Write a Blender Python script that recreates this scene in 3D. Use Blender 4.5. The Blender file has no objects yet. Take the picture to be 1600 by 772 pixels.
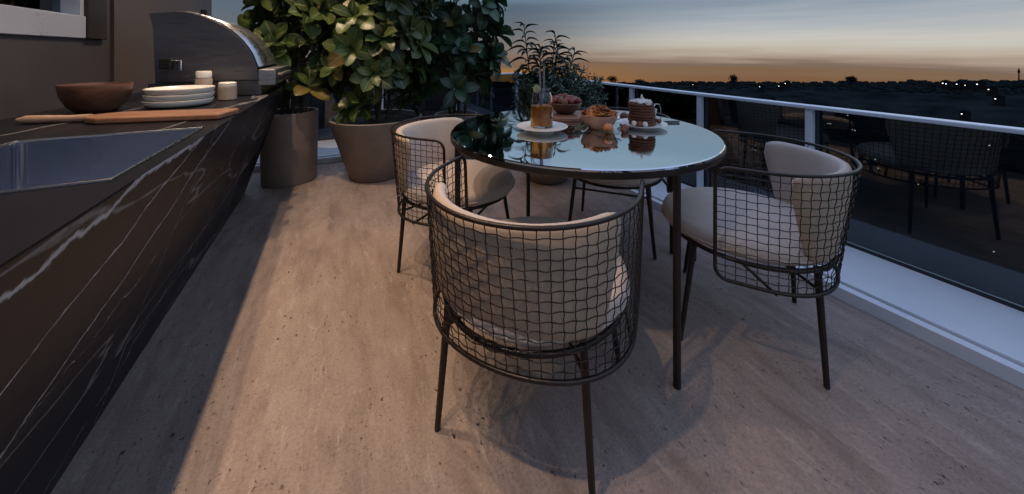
import bpy, math, random
from mathutils import Vector, Matrix, noise as mnoise

S = bpy.context.scene
C = S.collection
PI = math.pi
random.seed(7)

# ------------------------------------------------------------------ camera
cam_d = bpy.data.cameras.new('camera')
cam_d.sensor_width = 36.0
cam_d.lens = 550.0 / 1600.0 * 36.0
cam_d.shift_y = -(386.0 - 82.0) / 1600.0
cam_d.clip_start = 0.03
cam_d.clip_end = 6000.0
cam = bpy.data.objects.new('camera', cam_d)
C.objects.link(cam)
cam.location = (0.0, 0.0, 1.2)
cam.rotation_euler = (PI / 2, 0.0, -math.radians(26.565))
S.camera = cam

# ------------------------------------------------------------------ sky (dusk)
W = bpy.data.worlds.new('World')
S.world = W
W.use_nodes = True
nt = W.node_tree
nt.nodes.clear()


def wn(t, **k):
    n = nt.nodes.new(t)
    for a, b in k.items():
        setattr(n, a, b)
    return n


def wmath(op, a, b=None):
    n = wn('ShaderNodeMath', operation=op)
    for i, v in enumerate((a, b)):
        if v is None:
            continue
        if isinstance(v, (int, float)):
            n.inputs[i].default_value = v
        else:
            nt.links.new(v, n.inputs[i])
    return n.outputs[0]


tc = wn('ShaderNodeTexCoord')
sp = wn('ShaderNodeSeparateXYZ')
nt.links.new(tc.outputs['Generated'], sp.inputs[0])
# thin streaky cloud: nudges the elevation a little
mp = wn('ShaderNodeMapping')
mp.inputs['Scale'].default_value = (2.2, 2.2, 42.0)
nt.links.new(tc.outputs['Generated'], mp.inputs[0])
nz = wn('ShaderNodeTexNoise')
nz.inputs['Scale'].default_value = 1.6
nz.inputs['Detail'].default_value = 5.0
nt.links.new(mp.outputs[0], nz.inputs['Vector'])
el = wmath('MULTIPLY', wmath('ARCSINE', sp.outputs['Z']), 180.0 / PI)
el = wmath('ADD', el, wmath('MULTIPLY', wmath('SUBTRACT', nz.outputs['Fac'], 0.5), 3.0))
tt = wmath('POWER', wmath('MAXIMUM', wmath('DIVIDE', wmath('ADD', el, 6.0), 96.0), 0.0), 0.5)


def ramp(stops):
    r = wn('ShaderNodeValToRGB')
    e = r.color_ramp.elements
    for i, (deg, col) in enumerate(stops):
        p = math.sqrt((deg + 6.0) / 96.0)
        q = e[i] if i < 2 else e.new(p)
        q.position = p
        q.color = (*col, 1)
    nt.links.new(tt, r.inputs[0])
    return r.outputs[0]


UP = [(14, (.24, .36, .47)), (26, (.54, .70, .88)), (50, (.54, .68, 1.06)), (90, (.48, .60, 1.06))]
glow = ramp([(-6, (.14, .07, .04)), (-3.2, (.21, .115, .06)), (-2.4, (.22, .135, .08)), (-1.7, (.20, .14, .105)),
             (-0.9, (.36, .27, .21)), (0.3, (.52, .45, .37)), (1.7, (.58, .56, .51)), (4.2, (.40, .44, .48)),
             (7.0, (.25, .31, .38))] + UP)
away = ramp([(-6, (.24, .085, .02)), (-3.7, (.40, .18, .055)), (-2.8, (.29, .155, .07)), (-1.9, (.20, .125, .085)),
             (-0.8, (.23, .155, .12)), (1.2, (.20, .17, .155)), (3.5, (.14, .155, .17)), (7.0, (.10, .14, .19))] + UP)
gd = wmath('ADD', wmath('MULTIPLY', sp.outputs['X'], .978), wmath('MULTIPLY', sp.outputs['Y'], .2))
mr = wn('ShaderNodeMapRange', interpolation_type='SMOOTHSTEP')
mr.inputs['From Min'].default_value = 0.60
mr.inputs['From Max'].default_value = 0.97
nt.links.new(gd, mr.inputs['Value'])
mx = wn('ShaderNodeMix', data_type='RGBA')
nt.links.new(mr.outputs[0], mx.inputs['Factor'])
nt.links.new(away, mx.inputs[6])
nt.links.new(glow, mx.inputs[7])
bg = wn('ShaderNodeBackground')
bg.inputs['Strength'].default_value = 1.0
nt.links.new(mx.outputs[2], bg.inputs['Color'])
wo = wn('ShaderNodeOutputWorld')
nt.links.new(bg.outputs[0], wo.inputs['Surface'])

# faint afterglow: the sun is at the horizon to the right
sun_d = bpy.data.lights.new('sun', 'SUN')
sun_d.energy = 0.05
sun_d.angle = math.radians(20)
sun_d.color = (1.0, .72, .5)
sun = bpy.data.objects.new('sun', sun_d)
C.objects.link(sun)
sun.rotation_euler = Vector((-.95, -.2, -.12)).to_track_quat('-Z', 'Y').to_euler()

S.view_settings.view_transform = 'Standard'
S.view_settings.look = 'None'
S.view_settings.exposure = 0.0
S.view_settings.gamma = 1.0
S.view_settings.use_curve_mapping = False
S.cycles.max_bounces = 8
S.cycles.transparent_max_bounces = 16
S.cycles.sample_clamp_indirect = 3.0


# ------------------------------------------------------------------ materials
class NT:
    def __init__(self, name):
        self.m = bpy.data.materials.new(name)
        self.m.use_nodes = True
        self.t = self.m.node_tree
        self.b = self.t.nodes['Principled BSDF']
        self.out = self.t.nodes['Material Output']

    def n(self, typ, **k):
        x = self.t.nodes.new(typ)
        for a, b in k.items():
            setattr(x, a, b)
        return x

    def l(self, a, b):
        self.t.links.new(a, b)

    def math(self, op, a, b=None):
        x = self.n('ShaderNodeMath', operation=op)
        for i, v in enumerate((a, b)):
            if v is None:
                continue
            if isinstance(v, (int, float)):
                x.inputs[i].default_value = v
            else:
                self.l(v, x.inputs[i])
        return x.outputs[0]

    def noise(self, scale, vscale=(1, 1, 1), detail=4, rough=.55, coord='Object', dist=0.0, rot=(0, 0, 0)):
        t = self.n('ShaderNodeTexCoord')
        m = self.n('ShaderNodeMapping')
        m.inputs['Scale'].default_value = vscale
        m.inputs['Rotation'].default_value = rot
        self.l(t.outputs[coord], m.inputs[0])
        z = self.n('ShaderNodeTexNoise')
        z.inputs['Scale'].default_value = scale
        z.inputs['Detail'].default_value = detail
        z.inputs['Roughness'].default_value = rough
        z.inputs['Distortion'].default_value = dist
        self.l(m.outputs[0], z.inputs['Vector'])
        return z.outputs['Fac']

    def ramp(self, fac, stops):
        r = self.n('ShaderNodeValToRGB')
        e = r.color_ramp.elements
        for i, (p, c) in enumerate(stops):
            q = e[i] if i < 2 else e.new(p)
            q.position = p
            q.color = (*c, 1)
        self.l(fac, r.inputs[0])
        return r.outputs[0]

    def rng(self, v, a, b, c=0., d=1., smooth=True):
        r = self.n('ShaderNodeMapRange', interpolation_type='SMOOTHSTEP' if smooth else 'LINEAR')
        for k, x in zip(('From Min', 'From Max', 'To Min', 'To Max'), (a, b, c, d)):
            r.inputs[k].default_value = x
        self.l(v, r.inputs['Value'])
        return r.outputs[0]

    def mix(self, f, a, b, mode='MIX'):
        x = self.n('ShaderNodeMix', data_type='RGBA', blend_type=mode)
        for i, v in ((0, f), (6, a), (7, b)):
            if isinstance(v, (int, float)):
                x.inputs[i].default_value = v
            elif isinstance(v, tuple):
                x.inputs[i].default_value = (*v, 1)
            else:
                self.l(v, x.inputs[i])
        return x.outputs[2]

    def bump(self, h, strength=.3, dist=.002):
        x = self.n('ShaderNodeBump')
        x.inputs['Strength'].default_value = strength
        x.inputs['Distance'].default_value = dist
        self.l(h, x.inputs['Height'])
        self.l(x.outputs[0], self.b.inputs['Normal'])

    def set(self, **k):
        for a, v in k.items():
            i = self.b.inputs[a.replace('_', ' ')]
            if hasattr(v, 'is_output'):
                self.l(v, i)
            elif isinstance(v, tuple):
                i.default_value = (*v, 1)
            else:
                i.default_value = v


def simple(name, col, rough=.5, metal=0., var=.25, scale=14., bump=.15, bdist=.002, **k):
    M = NT(name)
    f = M.noise(scale, detail=5)
    d = tuple(c * (1 - var) for c in col)
    u = tuple(min(1, c * (1 + var)) for c in col)
    M.set(Base_Color=M.ramp(f, [(.25, d), (.75, u)]), Roughness=M.rng(f, .2, .8, rough * .85, min(1, rough * 1.15)), Metallic=metal)
    if bump:
        M.bump(M.noise(scale * 6, detail=3), bump, bdist)
    if k:
        M.set(**k)
    return M.m


def floor_mat():
    M = NT('travertine')
    a = M.noise(1.0, (8.5, 1.9, 1), 10, .68, dist=.3)
    b = M.noise(1.0, (30, 6.5, 1), 7, .68, dist=.5)
    c = M.noise(1.0, (1.1, .8, 1), 5, .6)
    e = M.noise(1.0, (16, 13, 1), 6, .7)
    col = M.ramp(a, [(.34, (.235, .186, .160)), (.46, (.315, .255, .222)), (.56, (.375, .310, .272)), (.70, (.29, .234, .204))])
    col = M.mix(M.rng(b, .54, .70, 0, .75), col, (.47, .415, .375))
    col = M.mix(M.rng(c, .35, .7, 0, .4), col, (.20, .158, .136))
    col = M.mix(M.rng(e, .50, .72, 0, .32), col, (.20, .16, .14))
    p1 = M.noise(1.0, (62, 36, 1), 3, .6, dist=.15)
    p2 = M.noise(1.0, (3.4, 2.2, 1), 4, .65)
    pit = M.math('MULTIPLY', M.rng(p1, .625, .69), M.rng(p2, .42, .60))
    p3 = M.noise(1.0, (130, 85, 1), 3, .6)
    fine = M.math('MULTIPLY', M.rng(p3, .64, .72), .55)
    pit = M.math('MAXIMUM', pit, fine)
    col = M.mix(pit, col, (.035, .027, .022))
    g = M.noise(1.0, (110, 110, 1), 4, .75)
    col = M.mix(.42, col, M.ramp(g, [(.3, (.1, .09, .085)), (.7, (.6, .55, .51))]), 'OVERLAY')
    M.set(Base_Color=col, Roughness=M.rng(e, .3, .7, .40, .66), Specular_IOR_Level=.32)
    h = M.math('SUBTRACT', M.math('ADD', M.math('MULTIPLY', b, .25), M.math('MULTIPLY', g, .2)), pit)
    M.bump(h, .55, .004)
    return M.m


def marble_mat():
    M = NT('black_marble')
    base = M.ramp(M.noise(2.4, (1, .5, 1), 6, .6), [(.3, (.005, .006, .010)), (.7, (.012, .012, .016))])
    # veins: thin contour lines of noise drawn out along the slab and dipping towards the near end
    v = M.math('ABSOLUTE', M.math('SUBTRACT', M.noise(1.0, (2.0, .42, 2.9), 5, .42, dist=.1, rot=(math.radians(-26), 0, 0)), .5))
    k = M.noise(1.0, (.8, .7, .8), 2, .5)
    br = M.noise(30., (1, 1, 1), 4, .7)
    vein = M.math('MULTIPLY', M.rng(v, .001, .0075, 1, 0), M.rng(br, .28, .55, .25, 1))
    v2 = M.math('ABSOLUTE', M.math('SUBTRACT', M.noise(1.0, (3.4, .5, 5.0), 4, .4, dist=.1, rot=(math.radians(-31), 0, 0)), .5))
    vein2 = M.math('MULTIPLY', M.math('MULTIPLY', M.rng(v2, .0, .005, .25, 0), M.rng(k, .42, .52)), M.rng(br, .35, .6, .1, 1))
    # the long drawn-out veins of this slab
    tcn = M.n('ShaderNodeTexCoord')
    sx = M.n('ShaderNodeSeparateXYZ')
    M.l(tcn.outputs['Object'], sx.inputs[0])
    wob = M.math('MULTIPLY', M.math('SUBTRACT', M.noise(3.6, (1, 1, 1), 8, .62), .5), .20)
    wob2 = M.math('MULTIPLY', M.math('SUBTRACT', M.noise(3.0, (1, 1, 1.), 8, .62), .5), .13)
    lines = None
    for ky, kz, c, w, wb, br_lo in ((.54, 1, -.078, .0045, wob2, .30), (.12, 1, .755, .011, wob, .20), (.42, 1, .29, .0045, wob2, .32), 
                             (1., .04, 1.60, .0028, wob2, .36), (1., .10, 2.2, .0045, wob, .40), (1., -.1, 2.9, .005, wob, .3), (.3, 1, -.35, .004, wob, .4), (.2, 1, .25, .003, wob, .42)):
        if kz == 1:
            q = M.math('SUBTRACT', M.math('SUBTRACT', sx.outputs['Z'], M.math('MULTIPLY', sx.outputs['Y'], ky)), c)
        else:
            q = M.math('SUBTRACT', M.math('SUBTRACT', sx.outputs['Y'], M.math('MULTIPLY', sx.outputs['Z'], kz)), c)
        q = M.math('ABSOLUTE', M.math('ADD', q, wb))
        ln = M.math('MULTIPLY', M.rng(q, w * .25, w, 1, 0), M.rng(br, br_lo, br_lo + .25, .12, 1))
        lines = ln if lines is None else M.math('MAXIMUM', lines, ln)
    geo = M.n('ShaderNodeNewGeometry')
    gs = M.n('ShaderNodeSeparateXYZ')
    M.l(geo.outputs['True Normal'], gs.inputs[0])
    lines = M.math('MULTIPLY', lines, M.rng(gs.outputs['Z'], .5, .6, 1, 0))   # these belong to the front slab, not to the top one
    vv = M.math('MAXIMUM', M.math('MULTIPLY', M.math('MAXIMUM', vein, vein2), .38), lines)
    M.set(Base_Color=M.mix(vv, base, (.40, .40, .42)), Roughness=.34, Specular_IOR_Level=.10)
    return M.m


def wood_mat(name, c1, c2, scale=6., vs=(1, 6, 6), rough=.45):
    M = NT(name)
    a = M.noise(scale, vs, 6, .6, dist=.8)
    b = M.noise(scale * 5, vs, 3, .6)
    col = M.mix(M.rng(b, .3, .8, 0, .5), M.ramp(a, [(.3, c1), (.7, c2)]), c1)
    M.set(Base_Color=col, Roughness=rough)
    M.bump(b, .15, .001)
    return M.m


def steel_mat(name, vs=(2, 80, 80), rough=.26, col=(.52, .54, .57)):
    M = NT(name)
    a = M.noise(3., vs, 4, .6)
    M.set(Base_Color=M.ramp(a, [(.3, tuple(c * .9 for c in col)), (.7, col)]), Metallic=1.0, Roughness=M.rng(a, .3, .7, rough * .8, rough * 1.25))
    return M.m


def leaf_mat(name, dark, light, rib, tip=(.10, .12, .02)):
    M = NT(name)
    oi = M.n('ShaderNodeObjectInfo')
    uv = M.n('ShaderNodeUVMap')
    s = M.n('ShaderNodeSeparateXYZ')
    M.l(uv.outputs[0], s.inputs[0])
    u = M.math('ABSOLUTE', s.outputs['X'])
    n = M.noise(2.2, detail=3, coord='Object')
    f = M.math('ADD', M.math('MULTIPLY', oi.outputs['Random'], .6), M.math('MULTIPLY', n, .45))
    col = M.mix(M.rng(f, .15, .85), dark, light)
    col = M.mix(M.rng(oi.outputs['Random'], .955, .965), col, (.20, .15, .04))
    col = M.mix(M.rng(u, .72, 1.0, 0, .35), col, tip)
    col = M.mix(M.rng(u, .03, .10, .75, 0), col, rib)
    side = M.math('ABSOLUTE', M.math('SINE', M.math('MULTIPLY', M.math('SUBTRACT', s.outputs['Y'], M.math('MULTIPLY', u, .22)), 34.)))
    col = M.mix(M.rng(side, 0, .18, .25, 0), col, rib)
    M.set(Base_Color=col, Roughness=.33, Specular_IOR_Level=.5)
    M.bump(side, .2, .003)
    tr = M.n('ShaderNodeBsdfTranslucent')
    M.l(col, tr.inputs['Color'])
    ms = M.n('ShaderNodeMixShader')
    ms.inputs[0].default_value = .18
    M.l(M.b.outputs[0], ms.inputs[1])
    M.l(tr.outputs[0], ms.inputs[2])
    M.l(ms.outputs[0], M.out.inputs['Surface'])
    return M.m


def pane_mat(name, tint, ior):
    M = NT(name)
    tr = M.n('ShaderNodeBsdfTransparent')
    tr.inputs['Color'].default_value = (*tint, 1)
    gl = M.n('ShaderNodeBsdfGlossy')
    gl.inputs['Roughness'].default_value = .004
    gl.inputs['Color'].default_value = (.9, .95, 1, 1)
    fr = M.n('ShaderNodeFresnel')
    fr.inputs['IOR'].default_value = ior
    ms = M.n('ShaderNodeMixShader')
    M.l(fr.outputs[0], ms.inputs[0])
    M.l(tr.outputs[0], ms.inputs[1])
    M.l(gl.outputs[0], ms.inputs[2])
    M.l(ms.outputs[0], M.out.inputs['Surface'])
    return M.m


def emit_mat(name, col, s):
    M = NT(name)
    M.set(Base_Color=(.1, .1, .1), Emission_Color=col, Emission_Strength=s)
    return M.m


def glass_mat(name, col=(1, 1, 1), rough=.0):
    M = NT(name)
    M.set(Base_Color=col, Roughness=rough, Transmission_Weight=1.0, IOR=1.45)
    return M.m


MT = dict(
    floor=floor_mat(), marble=marble_mat(),
    curb=simple('white_curb_stone', (.72, .76, .80), .35, var=.05, scale=4, bump=.05),
    rail=simple('painted_rail', (.60, .67, .76), .35, metal=.0, var=.05, scale=5, bump=0),
    wall=simple('taupe_wall', (.056, .052, .062), .5, var=.12, scale=3, bump=.08),
    wall2=simple('light_taupe_wall', (.08, .07, .074), .5, var=.12, scale=3, bump=.08),
    soffit=simple('soffit_paint', (.12, .11, .105), .8, var=.05),
    frame=simple('window_frame_bronze', (.035, .032, .033), .35, metal=.4, var=.15),
    pale=simple('pale_brushed_rail', (.36, .42, .54), .3, metal=.1, var=.06, scale=3, bump=0),
    steel=steel_mat('stainless_steel'),
    hood=steel_mat('hood_steel', (3, 3, 30), .32, (.52, .56, .62)),
    darksteel=steel_mat('hood_side_steel', (3, 3, 60), .34, (.20, .20, .22)),
    sink=simple('sink_steel', (.40, .46, .58), .30, metal=1., var=.05, scale=2, bump=0),
    glintsteel=simple('corner_highlight_steel', (.60, .65, .74), .12, metal=1., var=.03, scale=2, bump=0),  # lighter and shinier than the basin, for the corner highlight
    bronze=simple('dark_bronze_wire', (.030, .023, .020), .38, metal=.5, var=.25, scale=30, bump=.1, bdist=.0005),
    cushion=simple('cream_upholstery', (.50, .42, .365), .88, var=.09, scale=9, bump=.6, bdist=.003, Sheen_Weight=.15),
    tan=simple('tan_back_fabric', (.47, .36, .27), .85, var=.1, scale=12, bump=.35, bdist=.0012),
    pot=simple('taupe_fibre_pot', (.225, .17, .14), .62, var=.2, scale=7, bump=.2),
    pot2=simple('brown_clay_pot', (.20, .165, .145), .6, var=.2, scale=7, bump=.2),
    soil=simple('soil', (.03, .022, .016), .95, var=.5, scale=60, bump=.8, bdist=.01),
    stem=simple('plant_stem', (.055, .05, .028), .7, var=.3, scale=40, bump=.4),
    leafA=leaf_mat('leaf_green', (.015, .040, .013), (.105, .16, .042), (.28, .33, .16)),
    leafB=leaf_mat('leaf_sky_tinted', (.014, .045, .024), (.045, .105, .05), (.13, .20, .11), (.05, .09, .04)),  # leaf green shifted bluer and darker, sky light put into the colour
    leafC=simple('olive_leaf', (.05, .085, .055), .55, var=.5, scale=9, bump=0),
    leafD=simple('dry_spike_leaf', (.045, .047, .026), .6, var=.4, scale=9, bump=0),
    walnut=wood_mat('walnut', (.055, .024, .014), (.16, .075, .045), 5., (2, 2, 9)),
    acacia=wood_mat('acacia_board', (.17, .08, .045), (.30, .16, .10), 5., (1.2, 9, 9)),
    handle=wood_mat('pale_board_handle', (.27, .17, .12), (.42, .30, .23), 5., (1.2, 9, 9)),
    china=simple('white_china', (.72, .70, .66), .22, var=.04, scale=5, bump=0),
    peach=simple('peach_ceramic', (.40, .22, .15), .4, var=.15, scale=20, bump=.1),
    sand=simple('sand_stoneware', (.36, .29, .24), .4, var=.1, scale=20, bump=.1),
    cake=simple('sponge_layer', (.12, .042, .020), .8, var=.4, scale=60, bump=.6, bdist=.003),
    cream=simple('cream_topping', (.72, .66, .60), .6, var=.08, scale=30, bump=.3),
    crisp=simple('orange_crisps', (.44, .16, .045), .6, var=.4, scale=30, bump=.3),
    nut=simple('brown_nut', (.17, .075, .040), .55, var=.35, scale=80, bump=.6),
    berry=simple('red_fruit', (.20, .035, .028), .35, var=.45, scale=20, bump=.1),
    orange=simple('apricot_skin', (.50, .19, .075), .45, var=.25, scale=20, bump=.1),
    tea=NT('amber_tea').m, glass=None, black=simple('black_lacquer', (.012, .012, .013), .35, var=.2),
    straw=simple('grey_straw', (.16, .15, .18), .4, var=.1), lemon=simple('lemon_flesh', (.30, .31, .14), .5, var=.15, scale=40),
    sprig=simple('rosemary', (.06, .085, .035), .6, var=.4, scale=30, bump=0),
    ground=simple('dark_land', (.010, .013, .015), .95, var=.6, scale=.02, bump=0, Specular_IOR_Level=0.),
    wood_far=simple('far_foliage', (.010, .0135, .015), .95, var=.6, scale=.05, bump=0, Specular_IOR_Level=0.),
    house=simple('far_render_wall', (.012, .012, .014), .9, var=.3, scale=.1, bump=0, Specular_IOR_Level=0.),
    lit=emit_mat('lit_window', (1., .86, .62), 2.6), litw=emit_mat('lit_window_cool', (.85, .95, 1.), 3.2),
    downlamp=emit_mat('warm_lamp', (1., .66, .38), 12.0),
    pane=pane_mat('railing_glass', (.40, .45, .48), 1.8), winpane=pane_mat('window_glass', (.9, .93, .93), 1.5), mirror=None)

M = NT('tabletop_glass')
nf = M.noise(1.4, detail=3)
M.set(Base_Color=M.ramp(nf, [(.3, (.60, .63, .65)), (.7, (.66, .69, .71))]), Metallic=1.0, Roughness=M.rng(M.noise(6., (1, 2.2, 1), 6, .65), .40, .75, .025, .10))
MT['mirror'] = M.m
MT['glass'] = glass_mat('clear_glass', (.95, .95, 1.))
tb = MT['tea'].node_tree.nodes['Principled BSDF']
tb.inputs['Base Color'].default_value = (.80, .30, .03, 1)
tb.inputs['Roughness'].default_value = .08
tb.inputs['Transmission Weight'].default_value = .65
tb.inputs['IOR'].default_value = 1.33


# ------------------------------------------------------------------ mesh helpers
class MB:
    def __init__(s):
        s.v = []
        s.f = []
        s.uv = None

    def add(s, v, f):
        o = len(s.v)
        s.v += [tuple(p) for p in v]
        s.f += [tuple(i + o for i in q) for q in f]
        return s

    def box(s, a, b):
        (x0, y0, z0), (x1, y1, z1) = a, b
        v = [(x, y, z) for z in (z0, z1) for x, y in ((x0, y0), (x1, y0), (x1, y1), (x0, y1))]
        return s.add(v, [(3, 2, 1, 0), (4, 5, 6, 7), (0, 1, 5, 4), (1, 2, 6, 5), (2, 3, 7, 6), (3, 0, 4, 7)])

    def prism(s, poly, axis, a, b):
        # poly: 2D outline; axis 'x','y','z' = extrusion direction
        def p3(p, t):
            return {'x': (t, p[0], p[1]), 'y': (p[0], t, p[1]), 'z': (p[0], p[1], t)}[axis]
        n = len(poly)
        v = [p3(p, a) for p in poly] + [p3(p, b) for p in poly]
        f = [tuple(range(n))[::-1], tuple(range(n, 2 * n))]
        f += [(i, (i + 1) % n, n + (i + 1) % n, n + i) for i in range(n)]
        return s.add(v, f)

    def tube(s, pts, r, n=8, closed=False, caps=True):
        P = [Vector(p) for p in pts]
        N = len(P)
        R = r if isinstance(r, (list, tuple)) else [r] * N
        T = []
        for i in range(N):
            a = P[(i - 1) % N] if (closed or i) else P[0]
            b = P[(i + 1) % N] if (closed or i < N - 1) else P[-1]
            t = (b - a)
            T.append(t.normalized() if t.length > 1e-9 else Vector((0, 0, 1)))
        up = Vector((0, 0, 1)) if abs(T[0].z) < .9 else Vector((1, 0, 0))
        nx = (up - T[0] * up.dot(T[0])).normalized()
        v = []
        for i in range(N):
            nx = nx - T[i] * nx.dot(T[i])
            if nx.length < 1e-6:
                nx = T[i].orthogonal()
            nx.normalize()
            ny = T[i].cross(nx)
            for k in range(n):
                a = 2 * PI * k / n
                v.append(P[i] + (nx * math.cos(a) + ny * math.sin(a)) * R[i])
        f = []
        for i in range(N if closed else N - 1):
            j = (i + 1) % N
            for k in range(n):
                l = (k + 1) % n
                f.append((i * n + k, i * n + l, j * n + l, j * n + k))
        if not closed and caps:
            f.append(tuple(range(n))[::-1])
            f.append(tuple((N - 1) * n + k for k in range(n)))
        return s.add(v, f)

    def lathe(s, prof, n=40, c=(0, 0, 0), cap=True):
        v = []
        for r, z in prof:
            for k in range(n):
                a = 2 * PI * k / n
                v.append((c[0] + r * math.cos(a), c[1] + r * math.sin(a), c[2] + z))
        f = []
        for i in range(len(prof) - 1):
            for k in range(n):
                l = (k + 1) % n
                f.append((i * n + k, i * n + l, (i + 1) * n + l, (i + 1) * n + k))
        if cap:
            f.append(tuple(range(n))[::-1])
            f.append(tuple((len(prof) - 1) * n + k for k in range(n)))
        return s.add(v, f)

    def blob(s, c, r, seed=0, amp=.15, n=8, m=6, sc=(1, 1, 1), freq=2.5):
        v = [(c[0], c[1], c[2] + r * sc[2])]
        for i in range(1, m):
            th = PI * i / m
            for k in range(n):
                a = 2 * PI * k / n
                d = Vector((math.sin(th) * math.cos(a), math.sin(th) * math.sin(a), math.cos(th)))
                q = r * (1 + amp * mnoise.noise(d * freq + Vector((seed * 3.1, seed * 1.7, seed))))
                v.append((c[0] + d.x * q * sc[0], c[1] + d.y * q * sc[1], c[2] + d.z * q * sc[2]))
        v.append((c[0], c[1], c[2] - r * sc[2]))
        f = [(0, 1 + k, 1 + (k + 1) % n) for k in range(n)]
        for i in range(m - 2):
            for k in range(n):
                l = (k + 1) % n
                f.append((1 + i * n + k, 1 + (i + 1) * n + k, 1 + (i + 1) * n + l, 1 + i * n + l))
        b = len(v) - 1
        o = 1 + (m - 2) * n
        f += [(b, o + (k + 1) % n, o + k) for k in range(n)]
        return s.add(v, f)

    def mesh(s, name, mat, smooth=None):
        me = bpy.data.meshes.new(name)
        me.from_pydata(s.v, [], s.f)
        if s.uv:
            l = me.uv_layers.new(name='UVMap')
            for p in me.polygons:
                for li, vi in zip(p.loop_indices, p.vertices):
                    l.data[li].uv = s.uv[vi]
        me.materials.append(mat)
        me.validate()
        me.update()
        if smooth is not None:
            for p in me.polygons:
                p.use_smooth = True
            if smooth < 180:
                me.set_sharp_from_angle(angle=math.radians(smooth))
        return me

    def build(s, name, mat, parent=None, smooth=None, bevel=0, loc=None):
        o = bpy.data.objects.new(name, s.mesh(name, mat, smooth))
        C.objects.link(o)
        if parent:
            o.parent = parent
        if loc:
            o.location = loc
        if bevel:
            b = o.modifiers.new('bevel', 'BEVEL')
            b.width = bevel
            b.segments = 2
            b.limit_method = 'ANGLE'
            b.angle_limit = math.radians(40)
        return o


def tag(o, label=None, cat=None, group=None, kind=None):
    for k, v in (('label', label), ('category', cat), ('group', group), ('kind', kind)):
        if v:
            o[k] = v
    return o


def empty(name, loc=(0, 0, 0), rz=0., label=None, cat=None, group=None):
    o = bpy.data.objects.new(name, None)
    o.empty_display_size = .1
    C.objects.link(o)
    o.location = loc
    o.rotation_euler = (0, 0, rz)
    return tag(o, label, cat, group)


def copy_tree(o, parent=None):
    c = o.copy()
    C.objects.link(c)
    c.parent = parent
    for ch in [x for x in o.children]:
        copy_tree(ch, c)
    return c


# ================================================================== THE SETTING
fl = MB().box((-1.4, -2.6, -.35), (2.75, 5.25, 0)).build('terrace_floor', MT['floor'])
tag(fl, 'warm travertine terrace floor with pits and streaks', 'floor', kind='structure')

# far land: a bowl of dark country, higher towards its rim
gm = MB()
NA, NR = 160, 40
radii = [20 * (1500 / 20) ** (i / (NR - 1)) for i in range(NR)]


def land_z(x, y):
    R = math.hypot(x, y)
    phi = math.atan2(x, y) - math.radians(26.565)
    rim = 1.2 - R * (49.0 / 550.0) * max(math.cos(phi), .45)
    w = min(1, max(0, (R - 500) / 900))
    w = w * w * (3 - 2 * w)
    z = (1 - w) * -150 + w * rim
    z += mnoise.noise(Vector((x / 110, y / 110, 1))) * 2.5 + mnoise.noise(Vector((x / 330, y / 330, 4))) * 12 * (1 - w * .6)
    return z


for R in radii:
    for k in range(NA):
        a = 2 * PI * k / NA
        x, y = R * math.sin(a), R * math.cos(a)
        gm.v.append((x, y, land_z(x, y)))
for i in range(NR - 1):
    for k in range(NA):
        l = (k + 1) % NA
        gm.f.append((i * NA + k, (i + 1) * NA + k, (i + 1) * NA + l, i * NA + l))
gm.f.append(tuple(range(NA)))
tag(gm.build('land', MT['ground'], smooth=180), kind='structure')

# building behind the counter
WX = -1.25
bw = empty('building_wall', (WX, 0, 0), label='taupe building wall behind the outdoor counter', cat='wall')
wl = MB()
wl.box((-.25, -2.6, 0), (0, 3.06, 1.275)).box((-.25, -2.6, 2.3), (0, 3.06, 2.9)).box((-.25, -2.6, 1.275), (0, -1.2, 2.3))
wl.box((-.25, 2.98, 1.275), (0, 3.06, 2.3))
wl.build('wall_panel', MT['wall'], bw)
MB().box((-.25, 3.075, 0), (.012, 5.0, 2.9)).build('wall_panel', MT['wall2'], bw)
MB().box((-.25, 3.06, 0), (-.02, 3.075, 2.9)).build('shadow_gap', MT['black'], bw)
tag(MB().box((-1.5, .2, 2.9), (.75, 5.0, 3.15)).build('soffit', MT['soffit']), kind='structure')

# window
wi = empty('kitchen_window', (WX, 0, 0), label='dark framed window with pale bottom rail above the sink', cat='window')
MB().box((-.14, -1.2, 1.277), (.012, 2.80, 1.40)).build('bottom_rail', MT['pale'], wi, bevel=.004)
fr = MB()
fr.box((-.14, 2.80, 1.277), (.02, 2.98, 2.3)).build('frame', MT['frame'], wi, bevel=.003)
MB().box((-.14, -1.2, 2.2), (.02, 2.80, 2.3)).build('frame', MT['frame'], wi, bevel=.003)
MB().box((-.14, 2.765, 1.402), (.004, 2.798, 2.2)).build('glazing_bead', MT['pale'], wi)
MB().box((-.075, -1.2, 1.40), (-.069, 2.765, 2.2)).build('pane', MT['winpane'], wi)
MB().box((-.11, 1.0, 1.402), (-.02, 1.04, 2.2)).build('mullion', MT['frame'], wi)
tag(MB().box((-3.4, -2.6, 0.0), (-3.3, 5.0, 2.9)).build('room_back_wall', MT['soffit']), kind='structure')

# curb along the right and far side
cb = empty('white_curb', (0, 0, 0), label='low white stone curb under the glass railing', cat='curb')
MB().box((2.19, -2.6, -.05), (2.232, 4.36, .058)).build('curb_edge', MT['curb'], cb, bevel=.003)
MB().box((2.228, -2.6, -.05), (2.242, 4.36, .048)).build('groove', MT['black'], cb)
MB().box((2.240, -2.6, -.05), (2.74, 4.36, .070)).build('curb_slab', MT['curb'], cb, bevel=.003)
MB().box((-1.2, 4.36, -.05), (2.74, 5.2, .070)).build('curb_slab', MT['curb'], cb, bevel=.003)
MB().box((-1.2, 4.31, -.05), (2.19, 4.357, .058)).build('curb_edge', MT['curb'], cb, bevel=.003)

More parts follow.
